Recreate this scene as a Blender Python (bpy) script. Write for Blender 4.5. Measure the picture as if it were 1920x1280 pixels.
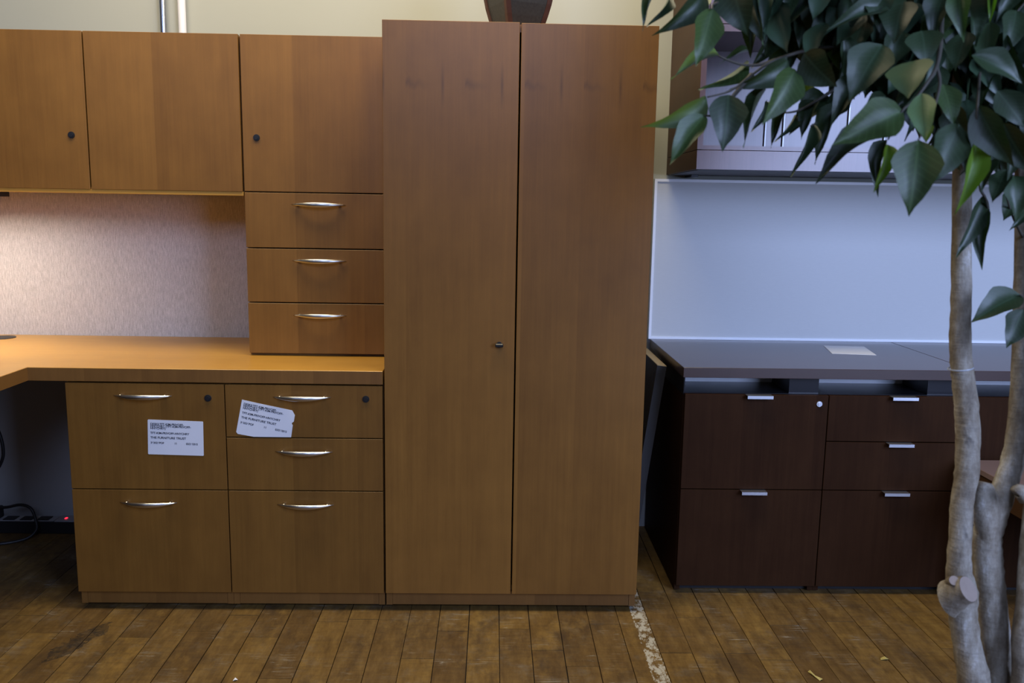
import bpy, bmesh, math, random
from mathutils import Vector, Matrix

for o in list(bpy.data.objects):
    bpy.data.objects.remove(o, do_unlink=True)
SC = bpy.context.scene
COL = SC.collection

# ------------------------------------------------------------------ camera
FPX = 1613.52
CR = Vector((0.999646, -0.021024, 0.016323))
CU = Vector((-0.01286, 0.155406, 0.987767))
CF = Vector((0.023304, 0.987627, -0.15508))
CC = Vector((0.2532, -2.4707, 1.2248))
cam_data = bpy.data.cameras.new('camera')
cam = bpy.data.objects.new('camera', cam_data)
COL.objects.link(cam)
cam_data.sensor_width = 36.0
cam_data.lens = FPX * 36.0 / 1920.0
cam_data.clip_start = 0.05
cam.matrix_world = Matrix(((CR.x, CU.x, -CF.x, CC.x), (CR.y, CU.y, -CF.y, CC.y), (CR.z, CU.z, -CF.z, CC.z), (0, 0, 0, 1)))
cam_data.dof.use_dof = True
cam_data.dof.focus_distance = 2.55
cam_data.dof.aperture_fstop = 5.0
SC.camera = cam

# ------------------------------------------------------------------ world, lights, exposure
world = bpy.data.worlds.new('world')
SC.world = world
world.use_nodes = True
bgn = world.node_tree.nodes['Background']
bgn.inputs['Color'].default_value = (0.95, 0.95, 1.0, 1)
bgn.inputs['Strength'].default_value = 0.044

def area_light(name, loc, target, sx, sy, power, color):
    l = bpy.data.lights.new(name, 'AREA')
    l.shape = 'RECTANGLE'; l.size = sx; l.size_y = sy
    l.energy = power; l.color = color
    o = bpy.data.objects.new(name, l)
    COL.objects.link(o)
    o.location = loc
    d = Vector(target) - Vector(loc)
    o.rotation_euler = d.to_track_quat('-Z', 'Y').to_euler()
    return o
DAY = (0.45, 0.58, 1.0)
area_light('window_light_right', (3.2, -4.2, 2.4), (3.2, 0, 2.4), 2.0, 2.8, 300, DAY)
area_light('window_light_middle', (0.25, -4.6, 2.85), (0.25, 0, 2.85), 1.3, 1.0, 54, DAY)
area_light('window_light_left', (-2.4, -4.6, 2.9), (-2.4, 0, 2.9), 1.2, 1.2, 14, DAY)
area_light('ceiling_tube_light', (-0.1, -0.30, 2.85), (-0.1, -0.30, 0), 2.6, 0.6, 72, (1.0, 0.86, 0.60))

vs = SC.view_settings
vs.view_transform = 'Standard'; vs.look = 'None'; vs.gamma = 1.0; vs.use_curve_mapping = False
vs.exposure = 0.0

# ------------------------------------------------------------------ helpers
def tag(o, label=None, cat=None, group=None, kind=None):
    if label: o['label'] = label
    if cat: o['category'] = cat
    if group: o['group'] = group
    if kind: o['kind'] = kind
    return o

def thing(name, loc, label, cat, group=None):
    o = bpy.data.objects.new(name, None)
    o.empty_display_size = 0.05
    COL.objects.link(o)
    o.location = loc
    return tag(o, label, cat, group)

def root_loc(p):
    v = Vector((0, 0, 0))
    while p is not None:
        v += p.location; p = p.parent
    return v

def obj(name, bm, mat, parent=None, smooth=False):
    """links a bmesh given in world coordinates as one mesh object"""
    if parent is not None:
        bmesh.ops.translate(bm, verts=bm.verts, vec=-root_loc(parent))
    me = bpy.data.meshes.new(name)
    bm.to_mesh(me); bm.free()
    if smooth:
        for p in me.polygons: p.use_smooth = True
    if mat: me.materials.append(mat)
    o = bpy.data.objects.new(name, me)
    COL.objects.link(o)
    o.parent = parent
    return o

def box(bm, x0, x1, y0, y1, z0, z1, bev=0.0):
    r = bmesh.ops.create_cube(bm, size=1.0)
    vv = r['verts']
    for v in vv:
        v.co = Vector(((x0 + x1) / 2 + v.co.x * (x1 - x0), (y0 + y1) / 2 + v.co.y * (y1 - y0), (z0 + z1) / 2 + v.co.z * (z1 - z0)))
    if bev > 0:
        es = list({e for v in vv for e in v.link_edges})
        bmesh.ops.bevel(bm, geom=es, offset=bev, segments=1, affect='EDGES')
    return bm

def bx(*a, bev=0.0):
    return box(bmesh.new(), *a, bev=bev)

def cyl(bm, p0, p1, r0, r1=None, n=20, caps=True):
    p0 = Vector(p0); p1 = Vector(p1); r1 = r0 if r1 is None else r1
    ax = (p1 - p0).normalized()
    t = Vector((0, 0, 1)) if abs(ax.z) < 0.9 else Vector((1, 0, 0))
    a = ax.cross(t).normalized(); b = ax.cross(a)
    A = []; B = []
    for i in range(n):
        an = 2 * math.pi * i / n
        dv = a * math.cos(an) + b * math.sin(an)
        A.append(bm.verts.new(p0 + dv * r0)); B.append(bm.verts.new(p1 + dv * r1))
    for i in range(n):
        j = (i + 1) % n
        bm.faces.new((A[i], A[j], B[j], B[i]))
    if caps:
        bm.faces.new(A[::-1]); bm.faces.new(B)
    return bm

def prism(bm, pts, ext):
    """closed polygon pts (3D list) extruded by vector ext"""
    ext = Vector(ext)
    A = [bm.verts.new(Vector(p)) for p in pts]; B = [bm.verts.new(Vector(p) + ext) for p in pts]
    n = len(pts)
    bm.faces.new(A[::-1]); bm.faces.new(B)
    for i in range(n):
        j = (i + 1) % n
        bm.faces.new((A[i], A[j], B[j], B[i]))
    bmesh.ops.recalc_face_normals(bm, faces=bm.faces)
    return bm

def smooth_path(pts, rad, sub=5):
    """Catmull-Rom through pts with radii"""
    P = [Vector(p) for p in pts]
    out = []; ro = []
    for i in range(len(P) - 1):
        p0 = P[max(i - 1, 0)]; p1 = P[i]; p2 = P[i + 1]; p3 = P[min(i + 2, len(P) - 1)]
        for k in range(sub):
            t = k / sub
            out.append(0.5 * ((2 * p1) + (p2 - p0) * t + (2 * p0 - 5 * p1 + 4 * p2 - p3) * t * t + (3 * p1 - p0 - 3 * p2 + p3) * t ** 3))
            ro.append(rad[i] * (1 - t) + rad[i + 1] * t)
    out.append(P[-1]); ro.append(rad[-1])
    return out, ro

def tube(bm, pts, rad, n=10, sub=5, jitter=0.0, rnd=None):
    pts, rad = smooth_path(pts, rad, sub) if sub > 1 else ([Vector(p) for p in pts], list(rad))
    rings = []
    prev = None
    for i, p in enumerate(pts):
        ax = (pts[min(i + 1, len(pts) - 1)] - pts[max(i - 1, 0)]).normalized()
        if prev is None:
            t = Vector((0, 0, 1)) if abs(ax.z) < 0.9 else Vector((0, -1, 0))
            a = ax.cross(t).normalized()
        else:
            a = (prev - ax * prev.dot(ax)).normalized()
        prev = a
        b = ax.cross(a)
        ring = []
        for k in range(n):
            an = 2 * math.pi * k / n
            rr = rad[i] * (1 + (rnd.uniform(-jitter, jitter) if rnd else 0))
            ring.append(bm.verts.new(p + (a * math.cos(an) + b * math.sin(an)) * rr))
        rings.append(ring)
    for i in range(len(rings) - 1):
        for k in range(n):
            j = (k + 1) % n
            bm.faces.new((rings[i][k], rings[i][j], rings[i + 1][j], rings[i + 1][k]))
    bm.faces.new(rings[0][::-1]); bm.faces.new(rings[-1])
    return bm

def at(x, y, d):
    """a point d metres in front of the lens along the direction of pixel x, y"""
    return CC + (CF + CR * ((x - 960) / FPX) - CU * ((y - 640) / FPX)) * d

# ------------------------------------------------------------------ materials
class NT:
    def __init__(self, name):
        self.m = bpy.data.materials.new(name); self.m.use_nodes = True
        self.t = self.m.node_tree; self.n = self.t.nodes; self.l = self.t.links
        self.b = self.n['Principled BSDF']
    def node(self, typ, **kw):
        nd = self.n.new(typ)
        for k, v in kw.items():
            if k.startswith('i_'): nd.inputs[k[2:]].default_value = v
            else: setattr(nd, k, v)
        return nd
    def link(self, a, b): self.l.new(a, b)
    def math(self, op, a, b=None, c=None):
        nd = self.n.new('ShaderNodeMath'); nd.operation = op
        for i, v in enumerate((a, b, c)):
            if v is None: continue
            if isinstance(v, (int, float)): nd.inputs[i].default_value = v
            else: self.l.new(v, nd.inputs[i])
        return nd.outputs[0]
    def mix(self, fac, a, b, mode='MIX'):
        nd = self.n.new('ShaderNodeMix'); nd.data_type = 'RGBA'; nd.blend_type = mode
        for s, v in ((nd.inputs[0], fac), (nd.inputs[6], a), (nd.inputs[7], b)):
            if isinstance(v, (int, float)): s.default_value = v
            elif isinstance(v, (tuple, list)): s.default_value = tuple(v) + ((1,) if len(v) == 3 else ())
            else: self.l.new(v, s)
        return nd.outputs[2]
    def ramp(self, fac, stops):
        nd = self.n.new('ShaderNodeValToRGB')
        e = nd.color_ramp.elements
        while len(e) < len(stops): e.new(0.5)
        for q, (p, c) in zip(e, stops):
            q.position = p
            q.color = (c, c, c, 1) if isinstance(c, (int, float)) else tuple(c) + (1,)
        self.l.new(fac, nd.inputs[0])
        return nd.outputs[0]
    def noise(self, vec, scale, detail=4, rough=0.55):
        nd = self.node('ShaderNodeTexNoise')
        nd.inputs['Scale'].default_value = scale; nd.inputs['Detail'].default_value = detail; nd.inputs['Roughness'].default_value = rough
        if vec is not None: self.l.new(vec, nd.inputs['Vector'])
        return nd.outputs['Fac']
    def scaled(self, vec, s):
        nd = self.node('ShaderNodeVectorMath', operation='MULTIPLY')
        self.l.new(vec, nd.inputs[0]); nd.inputs[1].default_value = s
        return nd.outputs[0]
    def bump(self, h, strength, dist):
        nd = self.node('ShaderNodeBump')
        nd.inputs['Strength'].default_value = strength; nd.inputs['Distance'].default_value = dist
        self.l.new(h, nd.inputs['Height']); self.l.new(nd.outputs[0], self.b.inputs['Normal'])
    def set(self, **kw):
        for k, v in kw.items():
            s = self.b.inputs[k.replace('_', ' ')]
            if isinstance(v, (int, float, tuple)): s.default_value = v if not isinstance(v, tuple) or len(v) != 3 else v + (1,)
            else: self.l.new(v, s)

def plain(name, col, rough=0.5, metal=0.0, var=0.08, scale=30, **kw):
    m = NT(name)
    tc = m.node('ShaderNodeTexCoord')
    f = m.noise(tc.outputs['Object'], scale, 3)
    c = m.mix(f, [x * (1 - var) for x in col], [min(1, x * (1 + var)) for x in col])
    m.set(Base_Color=c, Roughness=rough, Metallic=metal, **kw)
    return m.m

def wood(name, dark, light, axis='Z', band=0.165, rough=0.36, bandvar=0.10, grain=1.0, spec=0.5, shift=0.0, figure=None, coat=0.0):
    """veneer: fine grain along an axis, leaves of veneer laid side by side, soft mottling"""
    m = NT(name)
    tc = m.node('ShaderNodeTexCoord'); geo = m.node('ShaderNodeNewGeometry')
    P = geo.outputs['Position']
    sep = m.node('ShaderNodeSeparateXYZ'); m.link(P, sep.inputs[0])
    across, along = (sep.outputs['X'], sep.outputs['Z']) if axis == 'Z' else (sep.outputs['Y'], sep.outputs['X'])
    inf = m.node('ShaderNodeObjectInfo')
    q = m.math('DIVIDE', m.math('ADD', across, 10.0 + shift), band)
    idx = m.math('FLOOR', q); loc = m.math('FRACT', q)
    # every leaf of veneer repeats much the same figure
    wn = m.node('ShaderNodeTexWhiteNoise', noise_dimensions='1D'); m.link(idx, wn.inputs['W'])
    comb = m.node('ShaderNodeCombineXYZ')
    m.link(m.math('MULTIPLY', loc, band), comb.inputs[0])
    m.link(along, comb.inputs[2]); m.link(m.math('MULTIPLY', wn.outputs['Value'], 0.05), comb.inputs[1])
    V = comb.outputs[0]
    fine = m.noise(m.scaled(V, (420, 60, 9)), 1.0, 5, 0.6)
    fib = m.noise(m.scaled(V, (90, 30, 2.2)), 1.0, 4, 0.6)
    mott = m.noise(m.scaled(P, (9, 9, 7)), 1.0, 4, 0.6)
    blot = m.noise(m.scaled(V, (22, 12, 3.2)), 1.0, 3, 0.5)
    h = m.math('ADD', m.math('MULTIPLY', fine, 0.28 * grain), m.math('MULTIPLY', fib, 0.40 * grain))
    h = m.math('ADD', h, m.math('MULTIPLY', mott, 0.55))
    h = m.math('ADD', h, m.math('MULTIPLY', blot, 0.35))
    h = m.math('SUBTRACT', h, 0.79 - 0.5 + 0.34 * (grain - 1))
    h = m.math('ADD', h, m.math('MULTIPLY', m.math('SUBTRACT', wn.outputs['Value'], 0.5), bandvar * 2))
    h = m.math('ADD', h, m.math('MULTIPLY', m.math('SUBTRACT', loc, 0.5), bandvar))
    fac = m.ramp(h, [(0.12, 0.0), (0.88, 1.0)])
    c = m.mix(fac, dark, light)
    if figure:
        # dark flecks and short cross streaks that come back in each leaf at one height
        zc = figure
        dz = m.math('SUBTRACT', along, zc)
        wob = m.math('MULTIPLY', m.math('SUBTRACT', m.noise(m.scaled(V, (30, 5, 5)), 1.0, 3), 0.5), 0.05)
        g1 = m.math('SUBTRACT', 1.0, m.math('DIVIDE', m.math('ABSOLUTE', m.math('ADD', dz, wob)), 0.016))
        s1 = m.math('MULTIPLY', m.math('MAXIMUM', g1, 0.0), m.ramp(loc, [(0.0, 1.0), (0.42, 0.0)]))
        dx = m.math('DIVIDE', m.math('ABSOLUTE', m.math('SUBTRACT', loc, 0.62)), 0.035)
        g2 = m.math('MAXIMUM', m.math('SUBTRACT', 1.0, dx), 0.0)
        s2 = m.math('MULTIPLY', g2, m.math('MAXIMUM', m.math('SUBTRACT', 1.0, m.math('DIVIDE', m.math('ABSOLUTE', dz), 0.07)), 0.0))
        k = m.math('MINIMUM', m.math('ADD', m.math('MULTIPLY', s1, 0.55), m.math('MULTIPLY', s2, 0.7)), 0.75)
        c = m.mix(k, c, [x * 0.45 for x in dark])
    m.set(Base_Color=c, Roughness=rough)
    m.b.inputs['Specular IOR Level'].default_value = spec
    m.b.inputs['Coat Weight'].default_value = coat
    m.b.inputs['Coat Roughness'].default_value = 0.3
    m.bump(fine, 0.05, 0.001)
    return m.m

M = {}
M['honey'] = wood('honey_cherry_veneer', (0.138, 0.060, 0.0100), (0.250, 0.117, 0.022), rough=0.40, figure=1.555, spec=0.45, shift=0.06)
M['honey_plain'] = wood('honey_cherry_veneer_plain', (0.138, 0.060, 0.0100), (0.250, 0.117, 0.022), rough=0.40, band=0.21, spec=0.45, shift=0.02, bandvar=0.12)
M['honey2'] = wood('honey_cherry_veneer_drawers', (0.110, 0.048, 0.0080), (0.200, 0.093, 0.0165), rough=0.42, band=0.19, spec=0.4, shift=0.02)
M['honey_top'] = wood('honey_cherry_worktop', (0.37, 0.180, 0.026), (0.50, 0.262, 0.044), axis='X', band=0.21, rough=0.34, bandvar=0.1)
M['honey_side'] = wood('honey_cherry_edge', (0.12, 0.052, 0.010), (0.21, 0.096, 0.020), rough=0.45)
M['mahog'] = wood('dark_mahogany_veneer', (0.020, 0.0080, 0.0035), (0.042, 0.0180, 0.0075), rough=0.5, band=0.23, bandvar=0.05, grain=1.2, spec=0.05)
M['mahog_sheen'] = wood('mahogany_hutch_sheen', (0.048, 0.020, 0.021), (0.115, 0.052, 0.054), rough=0.36, band=0.23, bandvar=0.06, grain=1.6, spec=0.9, coat=0.35)  # hutch wood with the violet window sheen worked into its tone
M['mahog_side_dulled'] = wood('mahogany_hutch_side_dulled', (0.040, 0.019, 0.010), (0.075, 0.038, 0.020), rough=0.5, band=0.23, bandvar=0.05, grain=1.2, spec=0.2)  # hutch wood again, dulled and darkened where its left side catches less sheen
M['mahog_top'] = wood('dark_mahogany_top', (0.030, 0.013, 0.0085), (0.055, 0.025, 0.016), axis='X', rough=0.33, band=0.23, bandvar=0.06, spec=0.8, coat=0.4)
M['black_lam'] = plain('black_laminate', (0.010, 0.010, 0.013), 0.28)
M['nickel'] = plain('brushed_nickel', (0.62, 0.60, 0.56), 0.30, 1.0, 0.05, 120)
M['alu'] = plain('satin_aluminium', (0.70, 0.72, 0.76), 0.38, 1.0, 0.04, 80)
M['blackm'] = plain('black_metal', (0.010, 0.011, 0.014), 0.38, 0.0)
M['blackp'] = plain('black_plastic', (0.008, 0.008, 0.009), 0.5)
M['dark_gap'] = plain('dark_carcass', (0.020, 0.010, 0.006), 0.8)
M['frame'] = plain('white_frame', (0.92, 0.94, 0.97), 0.3, 0.0, 0.01)
M['paper'] = plain('white_paper', (0.80, 0.80, 0.79), 0.6, 0.0, 0.02)
M['sticker'] = plain('white_sticker', (0.66, 0.68, 0.72), 0.42, 0.0, 0.02)
M['ink'] = plain('black_ink', (0.012, 0.012, 0.02), 0.6)
M['pipe_metal'] = plain('galvanised_metal', (0.55, 0.58, 0.66), 0.25, 1.0, 0.1, 60)
M['pipe_white'] = plain('white_painted_pipe', (0.78, 0.76, 0.74), 0.35)
M['grey_panel'] = plain('dark_grey_board', (0.020, 0.019, 0.019), 0.6)
M['raw_edge'] = plain('raw_board_edge', (0.42, 0.31, 0.15), 0.7, 0, 0.15, 60)
M['acrylic'] = plain('white_acrylic', (0.85, 0.87, 0.92), 0.2, 0.0, 0.02)
M['strip_grey'] = plain('grey_strip_metal', (0.34, 0.34, 0.35), 0.45)
M['cutwood'] = plain('cut_wood_face', (0.27, 0.215, 0.175), 0.8, 0, 0.15, 60)
M['soil'] = plain('soil', (0.03, 0.02, 0.014), 0.9, 0, 0.4, 60)
M['pot'] = plain('dark_planter', (0.05, 0.035, 0.028), 0.5, 0, 0.2, 20)
M['yellow_leaf'] = plain('dried_yellow_leaf', (0.42, 0.34, 0.10), 0.7, 0, 0.2, 90)

def mat_wall():
    m = NT('painted_wall')
    geo = m.node('ShaderNodeNewGeometry'); P = geo.outputs['Position']
    sep = m.node('ShaderNodeSeparateXYZ'); m.link(P, sep.inputs[0])
    n = m.noise(P, 2.2, 4)
    up = m.mix(n, (0.35, 0.35, 0.278), (0.392, 0.39, 0.316))
    lo = m.mix(n, (0.38, 0.375, 0.36), (0.43, 0.425, 0.41))
    k = m.math('GREATER_THAN', sep.outputs['Z'], 1.0)
    m.set(Base_Color=m.mix(k, lo, up), Roughness=0.6)
    m.bump(m.noise(P, 60, 3), 0.08, 0.002)
    return m.m
M['wall'] = mat_wall()

def mat_fabric():
    m = NT('woven_grey_fabric')
    geo = m.node('ShaderNodeNewGeometry'); P = geo.outputs['Position']
    a = m.noise(m.scaled(P, (480, 100, 38)), 1.0, 3, 0.7)
    b = m.noise(m.scaled(P, (190, 100, 620)), 1.0, 2, 0.6)
    h = m.math('ADD', m.math('MULTIPLY', a, 0.7), m.math('MULTIPLY', b, 0.3))
    c = m.ramp(h, [(0.34, (0.33, 0.295, 0.27)), (0.50, (0.48, 0.435, 0.40)), (0.66, (0.63, 0.58, 0.545))])
    m.set(Base_Color=c, Roughness=0.9)
    m.b.inputs['Specular IOR Level'].default_value = 0.15
    m.bump(h, 0.4, 0.002)
    return m.m
M['fabric'] = mat_fabric()

def mat_board():
    m = NT('pale_board_surface')
    geo = m.node('ShaderNodeNewGeometry'); P = geo.outputs['Position']
    a = m.noise(m.scaled(P, (40, 10, 520)), 1.0, 3, 0.6)
    c = m.mix(a, (0.56, 0.57, 0.555), (0.62, 0.63, 0.615))
    m.set(Base_Color=c, Roughness=0.42)
    m.b.inputs['Specular IOR Level'].default_value = 0.35
    return m.m
M['board'] = mat_board()

def mat_floor():
    m = NT('worn_floorboards')
    geo = m.node('ShaderNodeNewGeometry'); P = geo.outputs['Position']
    inf = m.node('ShaderNodeObjectInfo')
    sep = m.node('ShaderNodeSeparateXYZ'); m.link(P, sep.inputs[0])
    X, Y = sep.outputs['X'], sep.outputs['Y']
    off = m.node('ShaderNodeVectorMath', operation='ADD'); m.link(P, off.inputs[0])
    cb = m.node('ShaderNodeCombineXYZ'); m.link(m.math('MULTIPLY', inf.outputs['Random'], 37.0), cb.inputs[0]); m.link(m.math('MULTIPLY', inf.outputs['Random'], 11.0), cb.inputs[1])
    m.link(cb.outputs[0], off.inputs[1])
    V = off.outputs[0]
    g = m.noise(m.scaled(V, (34, 8, 1)), 1.0, 6, 0.7)
    cross = m.noise(m.scaled(V, (9, 75, 1)), 1.0, 4, 0.6)
    wear = m.noise(m.scaled(P, (6, 4, 1)), 1.0, 6, 0.7)
    c = m.ramp(g, [(0.3, (0.085, 0.047, 0.013)), (0.52, (0.14, 0.082, 0.024)), (0.75, (0.20, 0.125, 0.038))])
    tone = m.ramp(inf.outputs['Random'], [(0.0, (0.74, 0.69, 0.66)), (0.35, (0.95, 0.92, 0.88)), (0.7, (1.04, 1.0, 0.88)), (1.0, (1.2, 1.16, 0.95))])
    c = m.mix(1.0, c, tone, 'MULTIPLY')
    c = m.mix(m.ramp(cross, [(0.45, 0.0), (0.8, 0.35)]), c, (0.03, 0.018, 0.010))
    c = m.mix(m.ramp(wear, [(0.50, 0.0), (0.72, 0.75)]), c, (0.040, 0.026, 0.015))
    bright = m.noise(m.scaled(P, (5, 3.2, 1)), 1.3, 5, 0.7)
    c = m.mix(m.ramp(bright, [(0.56, 0.0), (0.78, 0.55)]), c, (0.34, 0.20, 0.045))
    dirt = m.noise(m.scaled(P, (11, 11, 1)), 1.0, 6, 0.75)
    c = m.mix(m.ramp(dirt, [(0.55, 0.0), (0.75, 0.30)]), c, (0.17, 0.15, 0.115))
    # pale scratches
    def scratch(rot, sc, th):
        mp = m.node('ShaderNodeMapping'); mp.inputs['Rotation'].default_value = (0, 0, rot); mp.inputs['Scale'].default_value = sc
        m.link(P, mp.inputs['Vector'])
        n1 = m.noise(mp.outputs[0], 1.0, 2, 0.5)
        n2 = m.math('ABSOLUTE', m.math('SUBTRACT', n1, 0.5))
        line = m.math('LESS_THAN', n2, th)
        gate = m.ramp(m.noise(P, 9.0, 4), [(0.55, 0.0), (0.68, 1.0)])
        return m.math('MULTIPLY', line, gate)
    for rot, sc, th in ((0.2, (1.6, 60, 1), 0.0035), (0.9, (1.4, 55, 1), 0.003), (-0.45, (1.8, 64, 1), 0.003), (1.45, (2.0, 40, 1), 0.004), (-1.1, (1.5, 70, 1), 0.0028)):
        c = m.mix(m.math('MULTIPLY', scratch(rot, sc, th), 0.55), c, (0.32, 0.29, 0.22))
    # worn stripe of white floor paint
    jag = m.math('MULTIPLY', m.math('SUBTRACT', m.noise(P, 90, 4), 0.5), 0.012)
    xs = m.math('ADD', X, jag)
    pm = m.math('MULTIPLY', m.math('GREATER_THAN', xs, 0.690), m.math('LESS_THAN', xs, 0.733))
    chip = m.ramp(m.noise(m.scaled(P, (44, 26, 1)), 1.0, 6, 0.8), [(0.47, 0.0), (0.54, 1.0)])
    pm = m.math('MULTIPLY', pm, chip)
    c = m.mix(m.math('MULTIPLY', pm, 0.85), c, (0.46, 0.44, 0.36))
    # dark spill on the boards in front of the file pedestal
    dx = m.math('SUBTRACT', X, m.math('ADD', -0.895, m.math('MULTIPLY', m.math('ADD', Y, 0.19), 0.30)))
    wb = m.math('MULTIPLY', m.math('SUBTRACT', m.noise(P, 24, 5, 0.7), 0.5), 0.10)
    d1 = m.math('DIVIDE', m.math('ABSOLUTE', m.math('ADD', dx, wb)), 0.030)
    d2 = m.math('DIVIDE', m.math('ABSOLUTE', m.math('ADD', m.math('ADD', Y, 0.19), wb)), 0.105)
    sp = m.math('LESS_THAN', m.math('ADD', m.math('MULTIPLY', d1, d1), m.math('MULTIPLY', d2, d2)), 1.0)
    c = m.mix(m.math('MULTIPLY', sp, m.ramp(m.noise(P, 45, 5, 0.7), [(0.35, 0.25), (0.6, 0.85)])), c, (0.020, 0.015, 0.011))
    m.set(Base_Color=c, Roughness=m.ramp(dirt, [(0.3, 0.42), (0.8, 0.68)]))
    m.b.inputs['Specular IOR Level'].default_value = 0.35
    m.bump(m.math('ADD', m.math('MULTIPLY', g, 0.5), m.math('MULTIPLY', dirt, 0.6)), 0.25, 0.003)
    return m.m
M['floor'] = mat_floor()
M['subfloor'] = plain('floor_joint_grime', (0.014, 0.010, 0.007), 0.9)

def mat_bark():
    m = NT('pale_grey_bark')
    tc = m.node('ShaderNodeTexCoord'); P = tc.outputs['Object']
    a = m.noise(m.scaled(P, (26, 26, 11)), 1.0, 6, 0.7)
    b = m.noise(m.scaled(P, (26, 26, 120)), 1.0, 3, 0.6)
    k = m.noise(m.scaled(P, (20, 20, 14)), 1.0, 3, 0.6)
    c = m.ramp(a, [(0.30, (0.09, 0.068, 0.046)), (0.45, (0.20, 0.168, 0.122)), (0.58, (0.30, 0.27, 0.215)), (0.72, (0.55, 0.54, 0.51))])
    c = m.mix(m.ramp(b, [(0.5, 0.0), (0.8, 0.35)]), c, (0.06, 0.045, 0.035))
    c = m.mix(m.ramp(k, [(0.66, 0.0), (0.72, 0.7)]), c, (0.035, 0.025, 0.02))
    m.set(Base_Color=c, Roughness=0.75)
    m.bump(m.math('ADD', a, m.math('MULTIPLY', b, 0.5)), 0.6, 0.006)
    return m.m
M['bark'] = mat_bark()
M['twig'] = plain('twig_bark', (0.045, 0.040, 0.028), 0.7, 0, 0.3, 90)

def mat_leaf(name, base, vein, trans, rough):
    m = NT(name)
    tc = m.node('ShaderNodeTexCoord'); geo = m.node('ShaderNodeNewGeometry'); inf = m.node('ShaderNodeObjectInfo')
    sep = m.node('ShaderNodeSeparateXYZ'); m.link(tc.outputs['Object'], sep.inputs[0])
    rib = m.math('ABSOLUTE', sep.outputs['Y'])
    mid = m.ramp(rib, [(0.0, 1.0), (0.045, 0.0)])
    vn = m.node('ShaderNodeTexWave', wave_type='BANDS'); vn.inputs['Scale'].default_value = 3.2; vn.inputs['Distortion'].default_value = 0.4
    cb = m.node('ShaderNodeCombineXYZ'); m.link(m.math('SUBTRACT', sep.outputs['X'], m.math('MULTIPLY', rib, 0.55)), cb.inputs[0])
    m.link(cb.outputs[0], vn.inputs['Vector'])
    side = m.ramp(vn.outputs['Fac'], [(0.86, 0.0), (1.0, 0.22)])
    n = m.noise(tc.outputs['Object'], 3.0, 3)
    v = m.ramp(inf.outputs['Random'], [(0.0, 0.72), (1.0, 1.28)])
    c = m.mix(n, [x * 0.8 for x in base], [x * 1.2 for x in base])
    c = m.mix(1.0, c, v, 'MULTIPLY')
    c = m.mix(m.math('MAXIMUM', m.math('MULTIPLY', mid, 0.5), side), c, vein)
    under = m.mix(0.5, c, (0.10, 0.15, 0.06))
    c2 = m.mix(geo.outputs['Backfacing'], c, under)
    m.set(Base_Color=c2, Roughness=rough)
    m.b.inputs['Specular IOR Level'].default_value = 0.45
    tr = m.node('ShaderNodeBsdfTranslucent'); m.link(m.mix(1.0, c, (2.2, 2.4, 0.7), 'MULTIPLY'), tr.inputs['Color'])
    ms = m.node('ShaderNodeMixShader'); ms.inputs[0].default_value = trans
    m.link(m.b.outputs[0], ms.inputs[1]); m.link(tr.outputs[0], ms.inputs[2])
    m.link(ms.outputs[0], m.n['Material Output'].inputs['Surface'])
    return m.m
M['leaf_dark'] = mat_leaf('dark_green_leaf', (0.019, 0.035, 0.014), (0.05, 0.085, 0.045), 0.07, 0.42)
M['leaf_mid'] = mat_leaf('mid_green_leaf', (0.034, 0.064, 0.018), (0.08, 0.14, 0.05), 0.2, 0.42)
M['leaf_pale'] = mat_leaf('pale_green_leaf', (0.075, 0.13, 0.05), (0.06, 0.10, 0.04), 0.22, 0.5)
M['leaf_lime'] = mat_leaf('lime_green_leaf', (0.085, 0.165, 0.015), (0.12, 0.22, 0.035), 0.4, 0.45)

# ------------------------------------------------------------------ the setting
YW = 0.732
bm = bx(-4.2, 4.6, YW, YW + 0.12, -0.02, 3.6)
tag(obj('wall_back', bm, M['wall']), kind='structure')

floor = obj('floor', bx(-4.2, 4.6, -5.0, YW, -0.06, -0.008), M['subfloor'])
tag(floor, kind='structure')
rng = random.Random(11)
unit = bmesh.new(); box(unit, -0.5, 0.5, -0.5, 0.5, -0.5, 0.5)
plank_mesh = bpy.data.meshes.new('plank'); unit.to_mesh(plank_mesh); unit.free()
plank_mesh.materials.append(M['floor'])
PW = 0.0899; PX0 = 0.2853
for ci in range(-27, 29):
    x0 = PX0 + ci * PW
    seen = -1.55 < x0 < 2.0
    y = YW - 0.004
    first = True
    while y > -3.3:
        L = rng.uniform(0.30, 0.95) if (seen and y > -0.75) else rng.uniform(1.3, 2.6)
        if first and seen: L = rng.uniform(0.45, 1.15)
        first = False
        y1 = max(y - L, -3.3)
        if y1 < -3.0: y1 = -3.3
        p = bpy.data.objects.new('plank', plank_mesh)
        COL.objects.link(p); p.parent = floor
        h = 0.012 + rng.uniform(-0.0007, 0.0)
        g = rng.uniform(0.0016, 0.0034)
        p.scale = (PW - g, y - y1 - 0.0018, h)
        p.location = (x0 + PW / 2, (y + y1) / 2, -0.012 + h / 2)
        y = y1

tag(obj('conduit_pipe', tube(bmesh.new(), [(-0.915, YW - 0.018, 0.02), (-0.915, YW - 0.018, 1.7), (-0.915, YW - 0.018, 3.4)], [0.0115] * 3, 14, 1), M['pipe_metal'], smooth=True),
    'thin shiny metal conduit running up the cream wall above the overhead cabinet', 'pipe')
tag(obj('conduit_pipe', tube(bmesh.new(), [(-0.848, YW - 0.020, 0.02), (-0.848, YW - 0.020, 1.7), (-0.848, YW - 0.020, 3.4)], [0.0135] * 3, 14, 1), M['pipe_white'], smooth=True),
    'white painted pipe on the wall beside the shiny metal conduit', 'pipe')

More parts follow.
